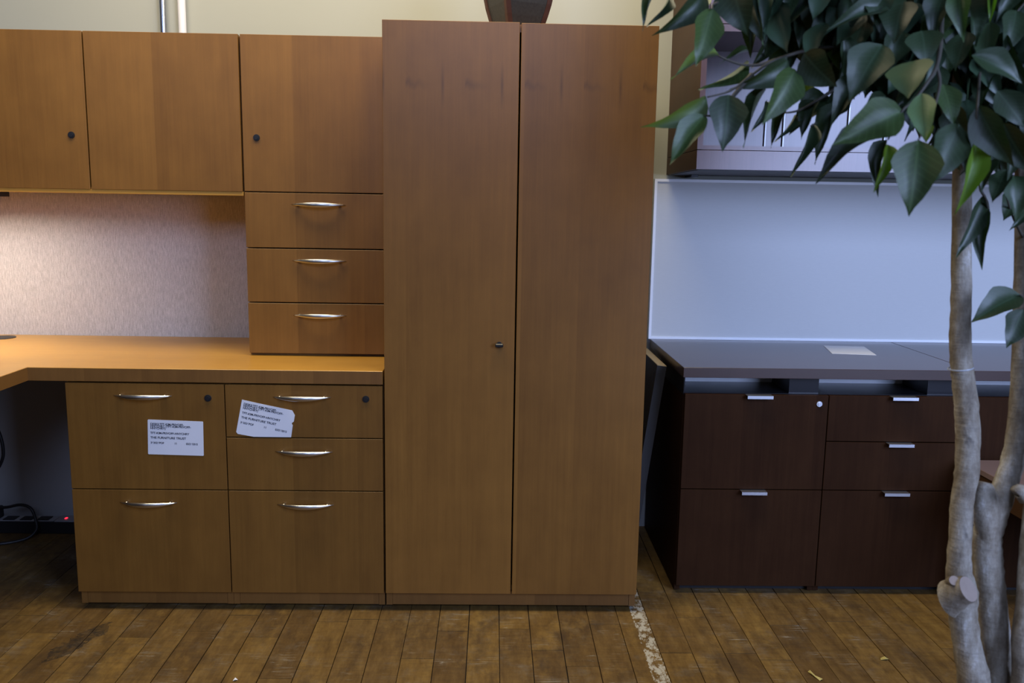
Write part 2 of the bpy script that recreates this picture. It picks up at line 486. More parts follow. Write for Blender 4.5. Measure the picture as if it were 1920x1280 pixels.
# ------------------------------------------------------------------ hardware
def bow_handle(cx, y, cz, parent, w=0.166):
    """crescent pull that bows out of the drawer front and thins to both ends"""
    bm = bmesh.new()
    n = 18; k = 10
    rings = []
    for i in range(n + 1):
        t = -1 + 2 * i / n
        px = cx + t * w / 2
        out = y - 0.004 - 0.026 * (1 - t * t)
        hz = 0.0013 + 0.0066 * (1 - t * t)
        hy = 0.0012 + 0.0036 * (1 - t * t)
        ring = []
        for j in range(k):
            a = 2 * math.pi * j / k
            ring.append(bm.verts.new((px, out + hy * math.cos(a), cz + hz * math.sin(a))))
        rings.append(ring)
    for i in range(n):
        for j in range(k):
            q = (j + 1) % k
            bm.faces.new((rings[i][j], rings[i][q], rings[i + 1][q], rings[i + 1][j]))
    bm.faces.new(rings[0][::-1]); bm.faces.new(rings[-1])
    for s in (-1, 1):
        cyl(bm, (cx + s * 0.064, y + 0.001, cz), (cx + s * 0.064, y - 0.013, cz), 0.004, n=10)
    bmesh.ops.recalc_face_normals(bm, faces=bm.faces)
    return obj('handle', bm, M['nickel'], parent, smooth=True)

def round_lock(cx, y, cz, parent, mat='blackm', r=0.0105, slot='ink'):
    bm = cyl(bmesh.new(), (cx, y + 0.001, cz), (cx, y - 0.0035, cz), r, r * 0.92, 22)
    cyl(bm, (cx, y - 0.0034, cz), (cx, y - 0.0055, cz), r * 0.62, r * 0.58, 18)
    lk = obj('lock', bm, M[mat], parent)
    lk['label'] = 'round black key lock' if mat == 'blackm' else 'round silver key lock'
    return lk

def front(name, x0, x1, y, z0, z1, mat, parent, th=0.019):
    return obj(name, bx(x0, x1, y, y + th, z0, z1, bev=0.0008), mat, parent)

G = 0.0016      # half reveal between fronts

# ------------------------------------------------------------------ left: pedestals under the worktop
ZW = 0.7437; ZWB = 0.7042
def pedestal(name, label, cat, x0, x1, splits, handles, lock, group=None):
    t = thing(name, ((x0 + x1) / 2, 0.28, 0), label, cat, group)
    bm = bmesh.new()
    box(bm, x0 + 0.0005, x0 + 0.0185, 0.0205, 0.56, 0.0119, 0.7035)
    box(bm, x1 - 0.0185, x1 - 0.0005, 0.0205, 0.56, 0.0119, 0.7035)
    box(bm, x0 + 0.0185, x1 - 0.0185, 0.03, 0.56, 0.68, 0.7035)
    box(bm, x0 + 0.0185, x1 - 0.0185, 0.55, 0.56, 0.0119, 0.68)
    box(bm, x0 + 0.0185, x1 - 0.0185, 0.03, 0.55, 0.06, 0.075)
    obj('body', bm, M['honey_side'], t)
    obj('plinth', bx(x0 + 0.0185, x1 - 0.0185, 0.0225, 0.040, 0.0119, 0.058, bev=0.0006), M['honey_side'], t)
    for i in range(len(splits) - 1):
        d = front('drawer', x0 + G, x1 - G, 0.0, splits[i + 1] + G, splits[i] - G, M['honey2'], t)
        bow_handle(handles[i][0], 0.0, handles[i][1], d)
        if i == 0: round_lock(lock[0], 0.0, lock[1], d)
    for px in (x0 + 0.04, x1 - 0.04):
        for py in (0.07, 0.52):
            obj('glide', cyl(bmesh.new(), (px, py, 0.0), (px, py, 0.0125 if py > 1 else 0.075), 0.013, n=12), M['blackp'], t)
    return t
pedestal('file_pedestal', 'honey brown two-drawer file pedestal with straight white sticker under the worktop', 'cabinet', -0.9838, -0.5241,
         (0.7008, 0.3794, 0.056), ((-0.7582, 0.6643), (-0.757, 0.3407)), (-0.5721, 0.6585))
pedestal('drawer_pedestal', 'honey brown three-drawer pedestal with crooked torn sticker between file pedestal and wardrobe', 'cabinet', -0.5241, -0.0639,
         (0.7008, 0.5413, 0.3795, 0.056), ((-0.2983, 0.6649), (-0.2955, 0.5007), (-0.2942, 0.3381)), (-0.1136, 0.6606))

# worktop with its return
t = thing('desk_worktop', (-1.0, 0.3, 0.7042), 'L-shaped honey wood desk worktop lit from above, with a return toward the room', 'worktop')
bm = bmesh.new()
pts = [(-0.0645, 0.0), (-0.0645, 0.606), (-1.95, 0.606), (-1.95, -1.05), (-1.087, -1.05), (-1.087, 0.0)]
prism(bm, [(x, y, ZWB) for x, y in pts], (0, 0, ZW - ZWB))
bmesh.ops.bevel(bm, geom=[e for e in bm.edges if abs(e.verts[0].co.z - e.verts[1].co.z) < 1e-5], offset=0.001, segments=1, affect='EDGES')
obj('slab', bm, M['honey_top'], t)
obj('edge_band', bx(-1.0868, -0.0645, -0.0012, 0.0002, ZWB + 0.0008, ZW - 0.0010), M['honey_side'], t)
obj('edge_band', bx(-1.0872, -1.0858, -1.0495, -0.0012, ZWB + 0.0008, ZW - 0.0010), M['honey_side'], t)
bm = cyl(bmesh.new(), (-1.452, 0.531, ZW - 0.002), (-1.452, 0.531, ZW + 0.0022), 0.043, 0.041, 28)
obj('cable_grommet', bm, M['blackp'], t)['label'] = 'round dark cable grommet'
obj('end_panel', bx(-1.93, -1.12, -1.02, -0.99, 0.0, ZWB), M['honey_side'], t)
obj('end_panel', bx(-1.94, -1.91, -0.4, 0.56, 0.0, ZWB), M['honey_side'], t)

# drawer tower on the worktop
YT = 0.2378
x0, x1 = -0.5166, -0.0640
t = thing('drawer_tower', ((x0 + x1) / 2, 0.42, ZW), 'honey wood tower with one door over three drawers standing on the desk worktop', 'cabinet')
bm = bmesh.new()
box(bm, x0 + 0.0005, x0 + 0.0185, YT + 0.0205, 0.606, ZW + 0.0005, 1.7195)
box(bm, x1 - 0.0185, x1 - 0.0005, YT + 0.0205, 0.606, ZW + 0.0005, 1.7195)
for z0, z1 in ((ZW + 0.0005, ZW + 0.02), (1.247, 1.262), (1.702, 1.7195)):
    box(bm, x0 + 0.0185, x1 - 0.0185, YT + 0.0205, 0.595, z0, z1)
box(bm, x0 + 0.0185, x1 - 0.0185, 0.595, 0.606, ZW + 0.0005, 1.7195)
obj('body', bm, M['honey_side'], t)
d = front('door', x0 + G, x1 - G, YT, 1.2563 + G, 1.7217, M['honey_plain'], t)
round_lock(-0.4734, YT, 1.4191, d)
zs = (1.2563, 1.0844, 0.9142, 0.7509)
for i, (hx, hz) in enumerate(((-0.2875, 1.2194), (-0.2873, 1.0465), (-0.2888, 0.8752))):
    d = front('drawer', x0 + G, x1 - G, YT, zs[i + 1] + G, zs[i] - G - 0.0008, M['honey_plain'], t)
    bow_handle(hx, YT, hz, d)

# overhead cabinet
x0, x1 = -1.917, -0.5190
t = thing('overhead_cabinet', ((x0 + x1) / 2, 0.42, 1.243), 'honey wood overhead cabinet with flat doors above the fabric panel', 'cabinet')
bm = bmesh.new()
box(bm, x0, x0 + 0.018, YT + 0.0205, 0.606, 1.243, 1.7185)
box(bm, x1 - 0.018, x1, YT + 0.0205, 0.606, 1.243, 1.7185)
box(bm, x0 + 0.018, x1 - 0.018, YT + 0.0205, 0.606, 1.7005, 1.7185)
box(bm, x0 + 0.018, x1 - 0.018, 0.594, 0.606, 1.2615, 1.7005)
obj('body', bm, M['honey_side'], t)
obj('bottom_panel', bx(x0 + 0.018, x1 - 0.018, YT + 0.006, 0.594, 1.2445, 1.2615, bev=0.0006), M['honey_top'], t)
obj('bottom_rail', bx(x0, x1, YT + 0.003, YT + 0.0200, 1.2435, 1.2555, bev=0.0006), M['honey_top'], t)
for k, (a, b) in enumerate(((-0.9837, -0.5190), (-1.4505, -0.9837), (-1.917, -1.4505))):
    d = front('door', a + 0.0022, b - 0.0022, YT, 1.2557, 1.7217, M['honey_plain'], t)
    if k == 1: round_lock(-1.0322, YT, 1.417, d)
obj('support_panel', bx(x0 + 0.0, x0 + 0.018, YT + 0.05, 0.606, ZW + 0.0003, 1.243), M['honey_side'], t)

# fabric panel behind the desk
t = obj('fabric_panel', bx(-1.898, -0.5175, 0.6085, 0.628, 0.72, 1.2500, bev=0.002), M['fabric'])
tag(t, 'grey-beige woven fabric panel standing behind the lit desk worktop', 'panel')

# task light under the overhead cabinet
t = thing('task_light', (-1.56, 0.33, 1.235), 'black under-cabinet task light shining on the desk and fabric panel', 'lamp')
bm = bmesh.new()
box(bm, -1.88, -1.288, 0.268, 0.276, 1.2290, 1.2444); box(bm, -1.88, -1.288, 0.3345, 0.340, 1.2290, 1.2444)
box(bm, -1.88, -1.872, 0.276, 0.3345, 1.2290, 1.2444); box(bm, -1.294, -1.288, 0.276, 0.3345, 1.2290, 1.2444)
box(bm, -1.872, -1.294, 0.276, 0.3345, 1.2424, 1.2444)
obj('housing', bm, M['blackp'], t)
em = NT('lit_diffuser')
em.set(Base_Color=(0.9, 0.88, 0.8), Emission_Color=(1.0, 0.90, 0.74)); em.b.inputs['Emission Strength'].default_value = 70
obj('diffuser', bx(-1.870, -1.296, 0.278, 0.330, 1.2400, 1.2420), em.m, t)

# wardrobe
W0, W1, W2 = -0.0604, 0.3214, 0.7047
t = thing('wardrobe', ((W0 + W2) / 2, 0.3, 0), 'tall honey cherry two-door wardrobe between the desk and the dark credenza', 'wardrobe')
bm = bmesh.new()
box(bm, W0 + 0.0005, W0 + 0.019, 0.0205, 0.606, 0.0119, 1.7225)
box(bm, W2 - 0.019, W2 - 0.0005, 0.0205, 0.606, 0.0119, 1.7225)
box(bm, W0 + 0.019, W2 - 0.019, 0.0205, 0.606, 1.7015, 1.7225)
box(bm, W0 + 0.019, W2 - 0.019, 0.594, 0.606, 0.0119, 1.7015)
box(bm, W0 + 0.019, W2 - 0.019, 0.03, 0.594, 0.058, 0.075)
obj('body', bm, M['honey_side'], t)
obj('plinth', bx(W0 + 0.019, W2 - 0.019, 0.0225, 0.040, 0.0119, 0.057, bev=0.0006), M['honey_side'], t)
da = front('door', W0 + 0.0012, W1 - 0.0024, 0.0, 0.058, 1.7243, M['honey'], t)
db = front('door', W1 + 0.0024, W2 - 0.0005, 0.0, 0.058, 1.7228, M['honey'], t)
bm = bmesh.new()
cyl(bm, (0.2744, 0.001, 0.8275), (0.2744, -0.010, 0.8275), 0.0085, n=18)
box(bm, 0.2744 - 0.0115, 0.2744 + 0.0115, -0.024, -0.009, 0.8225, 0.8325, bev=0.002)
k = obj('latch_knob', bm, M['blackm'], da); k['label'] = 'small black turn latch'
for px in (W0 + 0.05, W2 - 0.05):
    for py in (0.08, 0.55):
        obj('glide', cyl(bmesh.new(), (px, py, 0.0), (px, py, 0.06), 0.014, n=12), M['blackp'], t)

# vase on the wardrobe
def vase():
    base = Vector((0.318, 0.20, 1.7226))
    t = thing('square_vase', base, 'dark square vase with red-brown edges standing on top of the wardrobe', 'vase')
    t.rotation_euler = (0, 0, math.radians(24))
    prof = [(0.0, 0.050), (0.02, 0.054), (0.05, 0.062), (0.085, 0.070), (0.13, 0.077), (0.19, 0.080), (0.25, 0.076), (0.30, 0.066), (0.34, 0.058), (0.37, 0.060)]
    def shell(inset, off):
        bm = bmesh.new()
        rings = []
        for z, h in prof:
            rings.append((z, h + off))
        return bm, rings
    for s in range(4):
        R = Matrix.Rotation(s * math.pi / 2, 4, 'Z')
        bm = bmesh.new(); L = []
        for z, h in prof:
            e = h - 0.010
            L.append((bm.verts.new(R @ Vector((-e, -h, z))), bm.verts.new(R @ Vector((e, -h, z))), bm.verts.new(R @ Vector((e, -h + 0.006, z))), bm.verts.new(R @ Vector((-e, -h + 0.006, z)))))
        for a, b in zip(L[:-1], L[1:]):
            for i in range(4):
                j = (i + 1) % 4
                bm.faces.new((a[i], a[j], b[j], b[i]))
        bm.faces.new(L[0]); bm.faces.new(L[-1])
        bmesh.ops.recalc_face_normals(bm, faces=bm.faces)
        me = bpy.data.meshes.new('side_panel'); bm.to_mesh(me); bm.free(); me.materials.append(M['vase_panel'])
        o = bpy.data.objects.new('side_panel', me); COL.objects.link(o); o.parent = t
        bm = bmesh.new(); L = []
        for z, h in prof:
            c = Vector((h - 0.004, -h + 0.004, z)); w = 0.0075
            L.append([bm.verts.new(R @ (c + Vector(q))) for q in ((-w, -w, 0), (w, -w, 0), (w, w, 0), (-w, w, 0))])
        for a, b in zip(L[:-1], L[1:]):
            for i in range(4):
                j = (i + 1) % 4
                bm.faces.new((a[i], a[j], b[j], b[i]))
        bm.faces.new(L[0]); bm.faces.new(L[-1])
        bmesh.ops.recalc_face_normals(bm, faces=bm.faces)
        me = bpy.data.meshes.new('edge_strip'); bm.to_mesh(me); bm.free(); me.materials.append(M['vase_edge'])
        o = bpy.data.objects.new('edge_strip', me); COL.objects.link(o); o.parent = t
        if s == 0: o['label'] = 'red-brown wooden edge strip'
    bm = bx(-0.052, 0.052, -0.052, 0.052, 0.0, 0.012)
    me = bpy.data.meshes.new('base'); bm.to_mesh(me); bm.free(); me.materials.append(M['vase_edge'])
    o = bpy.data.objects.new('base', me); COL.objects.link(o); o.parent = t
M['vase_panel'] = plain('dark_hammered_panel', (0.030, 0.029, 0.026), 0.5, 0, 0.6, 120)
M['vase_edge'] = plain('red_brown_edge', (0.060, 0.020, 0.011), 0.5, 0, 0.3, 40)
vase()

# ------------------------------------------------------------------ stickers with print
def text_mesh(lines, parent, mat, origin, ux, uz, yoff):
    """lines: (string, x, z, size, squeeze) in sticker units; one flat printed mesh"""
    bm = bmesh.new()
    for s, x, z, size, sx in lines:
        cu = bpy.data.curves.new('print', 'FONT'); cu.body = s; cu.size = size; cu.offset = 0.00024
        o = bpy.data.objects.new('print', cu); COL.objects.link(o)
        bpy.context.view_layer.update()
        me = bpy.data.meshes.new_from_object(o.evaluated_get(bpy.context.evaluated_depsgraph_get()))
        b2 = bmesh.new(); b2.from_mesh(me)
        for v in b2.verts:
            p = origin + ux * (x + v.co.x * sx) + uz * (z + v.co.y)
            v.co = Vector((p.x, yoff, p.z))
        tmp = bpy.data.meshes.new('tmp'); b2.to_mesh(tmp); b2.free()
        bm.from_mesh(tmp)
        bpy.data.meshes.remove(tmp); bpy.data.meshes.remove(me)
        bpy.data.objects.remove(o, do_unlink=True); bpy.data.curves.remove(cu)
    return obj('printed_text', bm, mat, parent)

def sticker(name, label, poly, origin, ux):
    uz = Vector((-ux.z, 0, ux.x))
    bm = bmesh.new()
    prism(bm, [(x, -0.0004, z) for x, z in poly], (0, -0.0006, 0))
    t = obj(name, bm, M['sticker'])
    c = Vector((sum(p[0] for p in poly) / len(poly), 0, sum(p[1] for p in poly) / len(poly)))
    t.data.transform(Matrix.Translation(-c)); t.location = c
    tag(t, label, 'sticker', 'inventory stickers on the pedestal drawers')
    S = 0.0086
    L = [('DESKS:TFT-KIM-PRIVOFF-', 0.008, -0.0155, S, 1.02), ('HNYCHRY (TFT-KIM-PRIVOFF-', 0.008, -0.0218, S, 1.02), ('HNYCHRY)', 0.008, -0.0281, S, 1.02),
         ('TFT-KIM-PRIVOFF-HNYCHRY', 0.008, -0.0425, S, 1.02), ('THE FURNITURE TRUST', 0.008, -0.0565, S * 1.05, 1.08),
         ('363526POF', 0.008, -0.0720, S * 0.95, 1.0), ('11', 0.077, -0.0720, S * 0.95, 1.0), ('03/26/2015', 0.111, -0.0720, S * 0.95, 0.92)]
    text_mesh(L, t, M['ink'], origin, ux, uz, -0.00125)
a = Vector((-0.7494, 0, 0.5927)); ux = Vector((0.1606, 0, -0.0047)).normalized()
poly = [(-0.7475, 0.5927), (-0.5905, 0.5882), (-0.5888, 0.5865), (-0.5908, 0.4860), (-0.5925, 0.4845), (-0.7510, 0.4878), (-0.7530, 0.4895), (-0.7494, 0.5908)]
sticker('inventory_sticker', 'straight rectangular white inventory sticker on the top drawer of the file pedestal', poly[::-1], Vector((-0.7500, 0, 0.5927)), ux)
poly = [(-0.4735, 0.6552), (-0.43, 0.6455), (-0.3286, 0.6246), (-0.3212, 0.6103), (-0.3247, 0.5909), (-0.3311, 0.5861), (-0.3281, 0.5796), (-0.3337, 0.5435), (-0.4428, 0.5438), (-0.4893, 0.5521), (-0.4936, 0.5580)]
ux = Vector((0.1464, 0, -0.0303)).normalized()
sticker('inventory_sticker', 'crooked white inventory sticker with torn corners on the three-drawer pedestal', poly[::-1], Vector((-0.4742, 0, 0.6570)), ux)

# ------------------------------------------------------------------ under the desk
t = thing('power_strip', (-1.35, 0.63, 0), 'long power strip with a red light on the floor under the desk', 'power strip')
obj('body', bx(-1.75, -1.02, 0.600, 0.660, 0.0, 0.047, bev=0.003), M['blackp'], t)
obj('cover', bx(-1.75, -1.36, 0.604, 0.656, 0.0465, 0.0485), M['strip_grey'], t)
obj('end_cover', bx(-1.355, -1.02, 0.602, 0.658, 0.0465, 0.0500), plain('pale_strip_end', (0.30, 0.30, 0.31), 0.4), t)
for k in range(6):
    x = -1.735 + k * 0.062
    obj('socket', bx(x, x + 0.044, 0.610, 0.650, 0.0480, 0.0502, bev=0.002), M['blackp'], t)
em = NT('red_indicator'); em.set(Base_Color=(0.6, 0.02, 0.02), Emission_Color=(1.0, 0.02, 0.05)); em.b.inputs['Emission Strength'].default_value = 2.2
obj('switch_light', bx(-1.3275, -1.3195, 0.622, 0.634, 0.0495, 0.0525, bev=0.001), em.m, t)['label'] = 'glowing red switch'

def aty(x, y, Y):
    q = CF + CR * ((x - 960) / FPX) - CU * ((y - 640) / FPX)
    return CC + q * ((Y - CC.y) / q.y)
def atz(x, y, Z):
    q = CF + CR * ((x - 960) / FPX) - CU * ((y - 640) / FPX)
    return CC + q * ((Z - CC.z) / q.z)
pl = aty(-8, 968, 0.625)
cp = [Vector((pl.x, 0.625, 0.085)), aty(-30, 948, 0.62), aty(8, 951, 0.60), aty(38, 946, 0.585), aty(58, 953, 0.58), aty(67, 975, 0.575), Vector((-1.40, 0.56, 0.03)), Vector((-1.43, 0.53, 0.0065)), Vector((-1.52, 0.48, 0.0065)), Vector((-1.68, 0.50, 0.0065)), Vector((-1.85, 0.56, 0.0065))]
tag(obj('power_cable', tube(bmesh.new(), cp, [0.0055] * len(cp), 8, 5), M['blackp'], smooth=True), 'black power cable looping over the power strip under the desk', 'cable')
cp = [Vector((-1.66, 0.59, 0.70)), aty(-22, 760, 0.6), aty(-4, 805, 0.6), aty(5, 835, 0.6), aty(4, 862, 0.6), aty(-14, 890, 0.6), aty(-60, 930, 0.6), aty(-90, 900, 0.6), aty(-110, 820, 0.6), Vector((-1.80, 0.59, 0.70))]
tag(obj('hanging_cable', tube(bmesh.new(), cp, [0.006] * len(cp), 8, 5), M['blackp'], smooth=True), 'black cable hanging in a curve below the desk worktop', 'cable')
bm = bx(pl.x - 0.03, pl.x + 0.022, 0.612, 0.645, 0.0503, 0.095, bev=0.004)
tag(obj('power_plug', bm, M['blackp']), 'square black plug pushed into the power strip', 'plug')

# ------------------------------------------------------------------ right: dark credenza
YC = 0.1364; ZC = 0.7419; ZCB = 0.7103; ZB = 0.6586
TY1 = 0.7055
def top_slab(name, label, x0, x1):
    t = obj(name, bx(x0, x1, YC - 0.004, TY1, ZCB, ZC, bev=0.001), M['mahog_top'])
    c = Vector(((x0 + x1) / 2, 0.42, ZCB))
    t.data.transform(Matrix.Translation(-c)); t.location = c
    return tag(t, label, 'worktop')
top_slab('mahogany_worktop', 'dark mahogany credenza top carrying a white sheet of paper', 0.8468, 1.7555)
top_slab('mahogany_worktop', 'bare dark mahogany credenza top beyond the joint, behind the tree trunks', 1.7590, 2.62)

def tab_pull(cx, z, parent):
    bm = bmesh.new()
    box(bm, cx - 0.040, cx + 0.040, YC - 0.022, YC + 0.004, z - 0.0005, z + 0.0012)
    box(bm, cx - 0.040, cx + 0.040, YC - 0.0235, YC - 0.0215, z - 0.0085, z + 0.0012)
    return obj('handle', bm, M['alu'], parent)

def credenza_base(name, label, x0, x1, splits, lock=None, plate=False, riser=None, group=None):
    t = thing(name, ((x0 + x1) / 2, 0.42, 0), label, 'cabinet', group)
    bm = bmesh.new()
    y0 = YC + 0.0205
    box(bm, x0 + 0.0003, x0 + 0.018, y0, TY1, 0.004, 0.6500)
    box(bm, x1 - 0.018, x1 - 0.0003, y0, TY1, 0.004, 0.6500)
    box(bm, x0 + 0.018, x1 - 0.018, TY1 - 0.012, TY1, 0.004, 0.6500)
    box(bm, x0 + 0.018, x1 - 0.018, y0, TY1 - 0.012, 0.03, 0.045)
    obj('body', bm, M['mahog'], t)
    obj('top_cover', bx(x0 + 0.0003, x1 - 0.0003, YC + 0.0205, TY1, 0.6502, ZB - 0.0005), M['black_lam'], t)
    obj('plinth', bx(x0 + 0.018, x1 - 0.018, y0 + 0.02, y0 + 0.035, 0.0, 0.030), M['blackp'], t)
    for i in range(len(splits) - 1):
        d = front('drawer', x0 + G, x1 - G, YC, splits[i + 1] + G, splits[i] - G, M['mahog'], t)
        tab_pull((x0 + x1) / 2 + 0.004, splits[i] - G - 0.0006 if i else splits[i] - G + 0.0002, d)
        if i == 0 and lock: round_lock(lock[0], YC, lock[1], d, 'alu', 0.0095)
    if plate:
        obj('end_plate', bx(x0 + 0.0005, x0 + 0.004, YC + 0.021, TY1 - 0.03, ZB - 0.0004, ZCB), M['black_lam'], t)
    obj('gap_rail', bx(x0 + 0.004, x1 - 0.004, 0.332, 0.342, ZB - 0.0004, ZCB - 0.0002), M['frame'], t)['label'] = 'white rail in the gap under the top'
    if riser:
        obj('riser', bx(riser[0], riser[1], YC + 0.028, 0.3315, ZB - 0.0004, ZCB - 0.0002), M['black_lam'], t)
    for px in (x0 + 0.009, x1 - 0.009):
        for py in (y0 + 0.03, TY1 - 0.05):
            obj('glide', cyl(bmesh.new(), (px, py, 0.0), (px, py, 0.0045), 0.008, n=10), M['blackp'], t)
    return t
credenza_base('credenza_pedestal', 'dark mahogany two-drawer pedestal with a silver lock standing next to the leaning board', 0.855, 1.3087, (ZB, 0.3501, 0.0249), (1.2787, 0.6305), True, (1.1903, 1.284))
credenza_base('credenza_pedestal', 'dark mahogany three-drawer pedestal beside the two-drawer one with the silver lock', 1.3087, 1.7640, (ZB, 0.5097, 0.3501, 0.0249), None, False, (1.6314, 1.742))
credenza_base('credenza_pedestal', 'dark mahogany pedestal half hidden behind the tree trunks and low table', 1.7640, 2.22, (ZB, 0.0249), None, False, (2.1, 2.19))

# board above the credenza
t = thing('wall_board', (1.6, 0.715, 0.7419), 'wide pale board in a thin white frame on the wall above the credenza', 'board')
BX0, BX1 = 0.8397, 2.6
obj('surface', bx(BX0 + 0.006, BX1 - 0.006, 0.7120, 0.7300, 0.7435, 1.3295), M['board'], t)
f = 0.0095
obj('frame_rail', bx(BX0, BX1, 0.7072, 0.7310, 1.3324 - f, 1.3324), M['frame'], t)
obj('frame_rail', bx(BX0, BX1, 0.7072, 0.7310, 0.7425, 0.7425 + f), M['frame'], t)
obj('frame_stile', bx(BX0, BX0 + f, 0.7072, 0.7310, 0.7425 + f, 1.3324 - f), M['frame'], t)
obj('frame_stile', bx(BX1 - f, BX1, 0.7072, 0.7310, 0.7425 + f, 1.3324 - f), M['frame'], t)

# paper on the credenza
bm = bmesh.new()
prism(bm, [(1.4234, 0.424, ZC + 0.0003), (1.5677, 0.4024, ZC + 0.0003), (1.6042, 0.5859, ZC + 0.0003), (1.4605, 0.5987, ZC + 0.0003)], (0, 0, 0.0009))
t = obj('paper_sheet', bm, M['paper'])
c = Vector((1.51, 0.5, ZC)); t.data.transform(Matrix.Translation(-c)); t.location = c
tag(t, 'white sheet of paper lying on the dark credenza top', 'paper')

# open hutch over the credenza
HY = 0.2594; HX0 = 0.8848; HX1 = 2.62
t = thing('open_hutch', (1.7, 0.5, 1.3487), 'mahogany hutch with an open shelf and thin white dividers behind the tree leaves', 'hutch')
obj('light_valance', bx(HX0, HX1, HY + 0.001, 0.7300, 1.3487, 1.4078, bev=0.0008), M['mahog_side_dulled'], t)
obj('valance_front', bx(HX0 + 0.0004, HX1 - 0.0004, HY, HY + 0.0009, 1.3491, 1.4074), M['mahog_sheen'], t)  # thin facing in the sheen-toned copy of the wood
obj('underside', bx(HX0 + 0.006, HX1 - 0.006, HY + 0.006, 0.728, 1.3465, 1.3488), M['blackp'], t)
obj('side_panel', bx(HX0, HX0 + 0.018, HY + 0.001, 0.7300, 1.4096, 2.2, bev=0.0008), M['mahog_side_dulled'], t)
obj('front_edge', bx(HX0 + 0.0004, HX0 + 0.0176, HY, HY + 0.0009, 1.4100, 2.1996), M['mahog_sheen'], t)
obj('side_panel', bx(HX1 - 0.018, HX1, HY, 0.7300, 1.4096, 2.2, bev=0.0008), M['mahog_sheen'], t)
obj('shelf', bx(HX0 + 0.0182, HX1 - 0.0182, HY + 0.002, 0.7200, 1.4096, 1.4227), M['mahog_sheen'], t)
obj('shelf', bx(HX0 + 0.0182, HX1 - 0.0182, HY + 0.002, 0.7200, 1.7639, 1.7845), M['mahog_sheen'], t)
obj('back_panel', bx(HX0 + 0.0182, HX1 - 0.0182, 0.6000, 0.6100, 1.4229, 1.7637), M['mahog_sheen'], t)
n = 4
w = (HX1 - HX0 - 0.0364) / n
for k in range(n):
    obj('door', bx(HX0 + 0.0182 + k * w + G, HX0 + 0.0182 + (k + 1) * w - G, HY + 0.002, HY + 0.02, 1.7862, 2.19, bev=0.0008), M['mahog_sheen'], t)
obj('top_panel', bx(HX0 + 0.0182, HX1 - 0.0182, HY + 0.002, 0.73, 2.192, 2.2), M['mahog_sheen'], t)
for x in (1.1985, 1.2625, 1.490, 1.62, 1.84, 2.06, 2.28):
    dv = obj('divider', bx(x - 0.0017, x + 0.0017, 0.594, 0.5998, 1.4229, 1.60), M['mahog_sheen'], t)
    obj('edge_trim', bx(x - 0.0023, x + 0.0023, 0.5915, 0.5939, 1.4229, 1.6005), M['acrylic'], dv)['label'] = 'white front edge'
for x in (0.965, 1.8):
    obj('bracket', bx(x - 0.012, x + 0.012, 0.62, 0.730, 1.338, 1.3466), M['blackm'], t)

# board leaning between wardrobe and credenza
t = thing('leaning_board', (0.722, 0.48, 0.0), 'dark grey board with a raw wood top edge leaning between wardrobe and credenza', 'board')
a = math.radians(7.2); H = 0.72
def lean(pts, ext):
    bm = bmesh.new()
    dv = Vector((math.sin(a), 0, math.cos(a))); dn = Vector((math.cos(a), 0, -math.sin(a)))
    o = Vector((0.7075, 0, 0.004))
    prism(bm, [o + dn * u + dv * v + Vector((0, y, 0)) for u, v, y in pts], ext)
    return bm
obj('panel', lean([(0, 0, 0.30), (0.031, 0, 0.30), (0.031, H - 0.0022, 0.30), (0, H - 0.0022, 0.30)], (0, 0.36, 0)), M['grey_panel'], t)
obj('raw_edge', lean([(0.0003, H - 0.002, 0.3005), (0.0307, H - 0.002, 0.3005), (0.0307, H, 0.3005), (0.0003, H, 0.3005)], (0, 0.359, 0)), M['raw_edge'], t)['label'] = 'unfinished tan top edge'
obj('hook_plate', lean([(-0.002, H - 0.06, 0.33), (-0.0002, H - 0.06, 0.33), (-0.0002, H - 0.03, 0.33), (-0.002, H - 0.03, 0.33)], (0, 0.012, 0)), M['blackp'], t)

# low table at the right
t = thing('low_table', (2.05, -0.2, 0), 'low reddish brown table showing between the tree trunks in front of the credenza', 'table')
lt = wood('red_brown_table_top', (0.15, 0.105, 0.10), (0.20, 0.14, 0.135), axis='X', rough=0.35, spec=0.8, coat=0.3)
ls = wood('red_brown_table_edge', (0.035, 0.015, 0.005), (0.060, 0.027, 0.009), rough=0.5)
obj('table_top', bx(1.7335, 2.38, -0.52, 0.105, 0.446, 0.4635, bev=0.0015), lt, t)
obj('apron', bx(1.738, 2.375, -0.515, 0.10, 0.385, 0.4458), ls, t)
for px in (1.76, 2.335):
    for py in (-0.48, 0.07):
        obj('leg', bx(px - 0.02, px + 0.02, py - 0.02, py + 0.02, 0.0, 0.3849), ls, t)

# ------------------------------------------------------------------ scraps on the floor
def scrap(name, label, x, y, pts, h=0.0035, mat='yellow_leaf'):
    bm = bmesh.new()
    prism(bm, [(x + a, y + b, 0.0006 + (0.004 if i % 2 else 0)) for i, (a, b) in enumerate(pts)], (0, 0, 0.0008))
    t = obj(name, bm, M[mat]); c = Vector((x, y, 0)); t.data.transform(Matrix.Translation(-c)); t.location = c
    tag(t, label, 'scrap')
scrap('dry_leaf_scrap', 'small yellow dry leaf scrap on the floorboards', 1.3529, -0.2709, [(-0.012, -0.004), (0.0, -0.007), (0.012, 0.0), (0.004, 0.008), (-0.008, 0.006)])
scrap('wood_splinter', 'long pale splinter lying on the floorboards', 1.1242, -0.3603, [(-0.010, 0.022), (-0.004, 0.024), (0.004, 0.0), (0.014, -0.020), (0.006, -0.022), (-0.006, 0.004)])
scrap('paper_fleck', 'tiny white paper fleck on the floor before the drawer pedestal', -0.4007, -0.390, [(-0.005, -0.003), (0.002, -0.005), (0.006, 0.002), (-0.001, 0.005)], mat='paper')

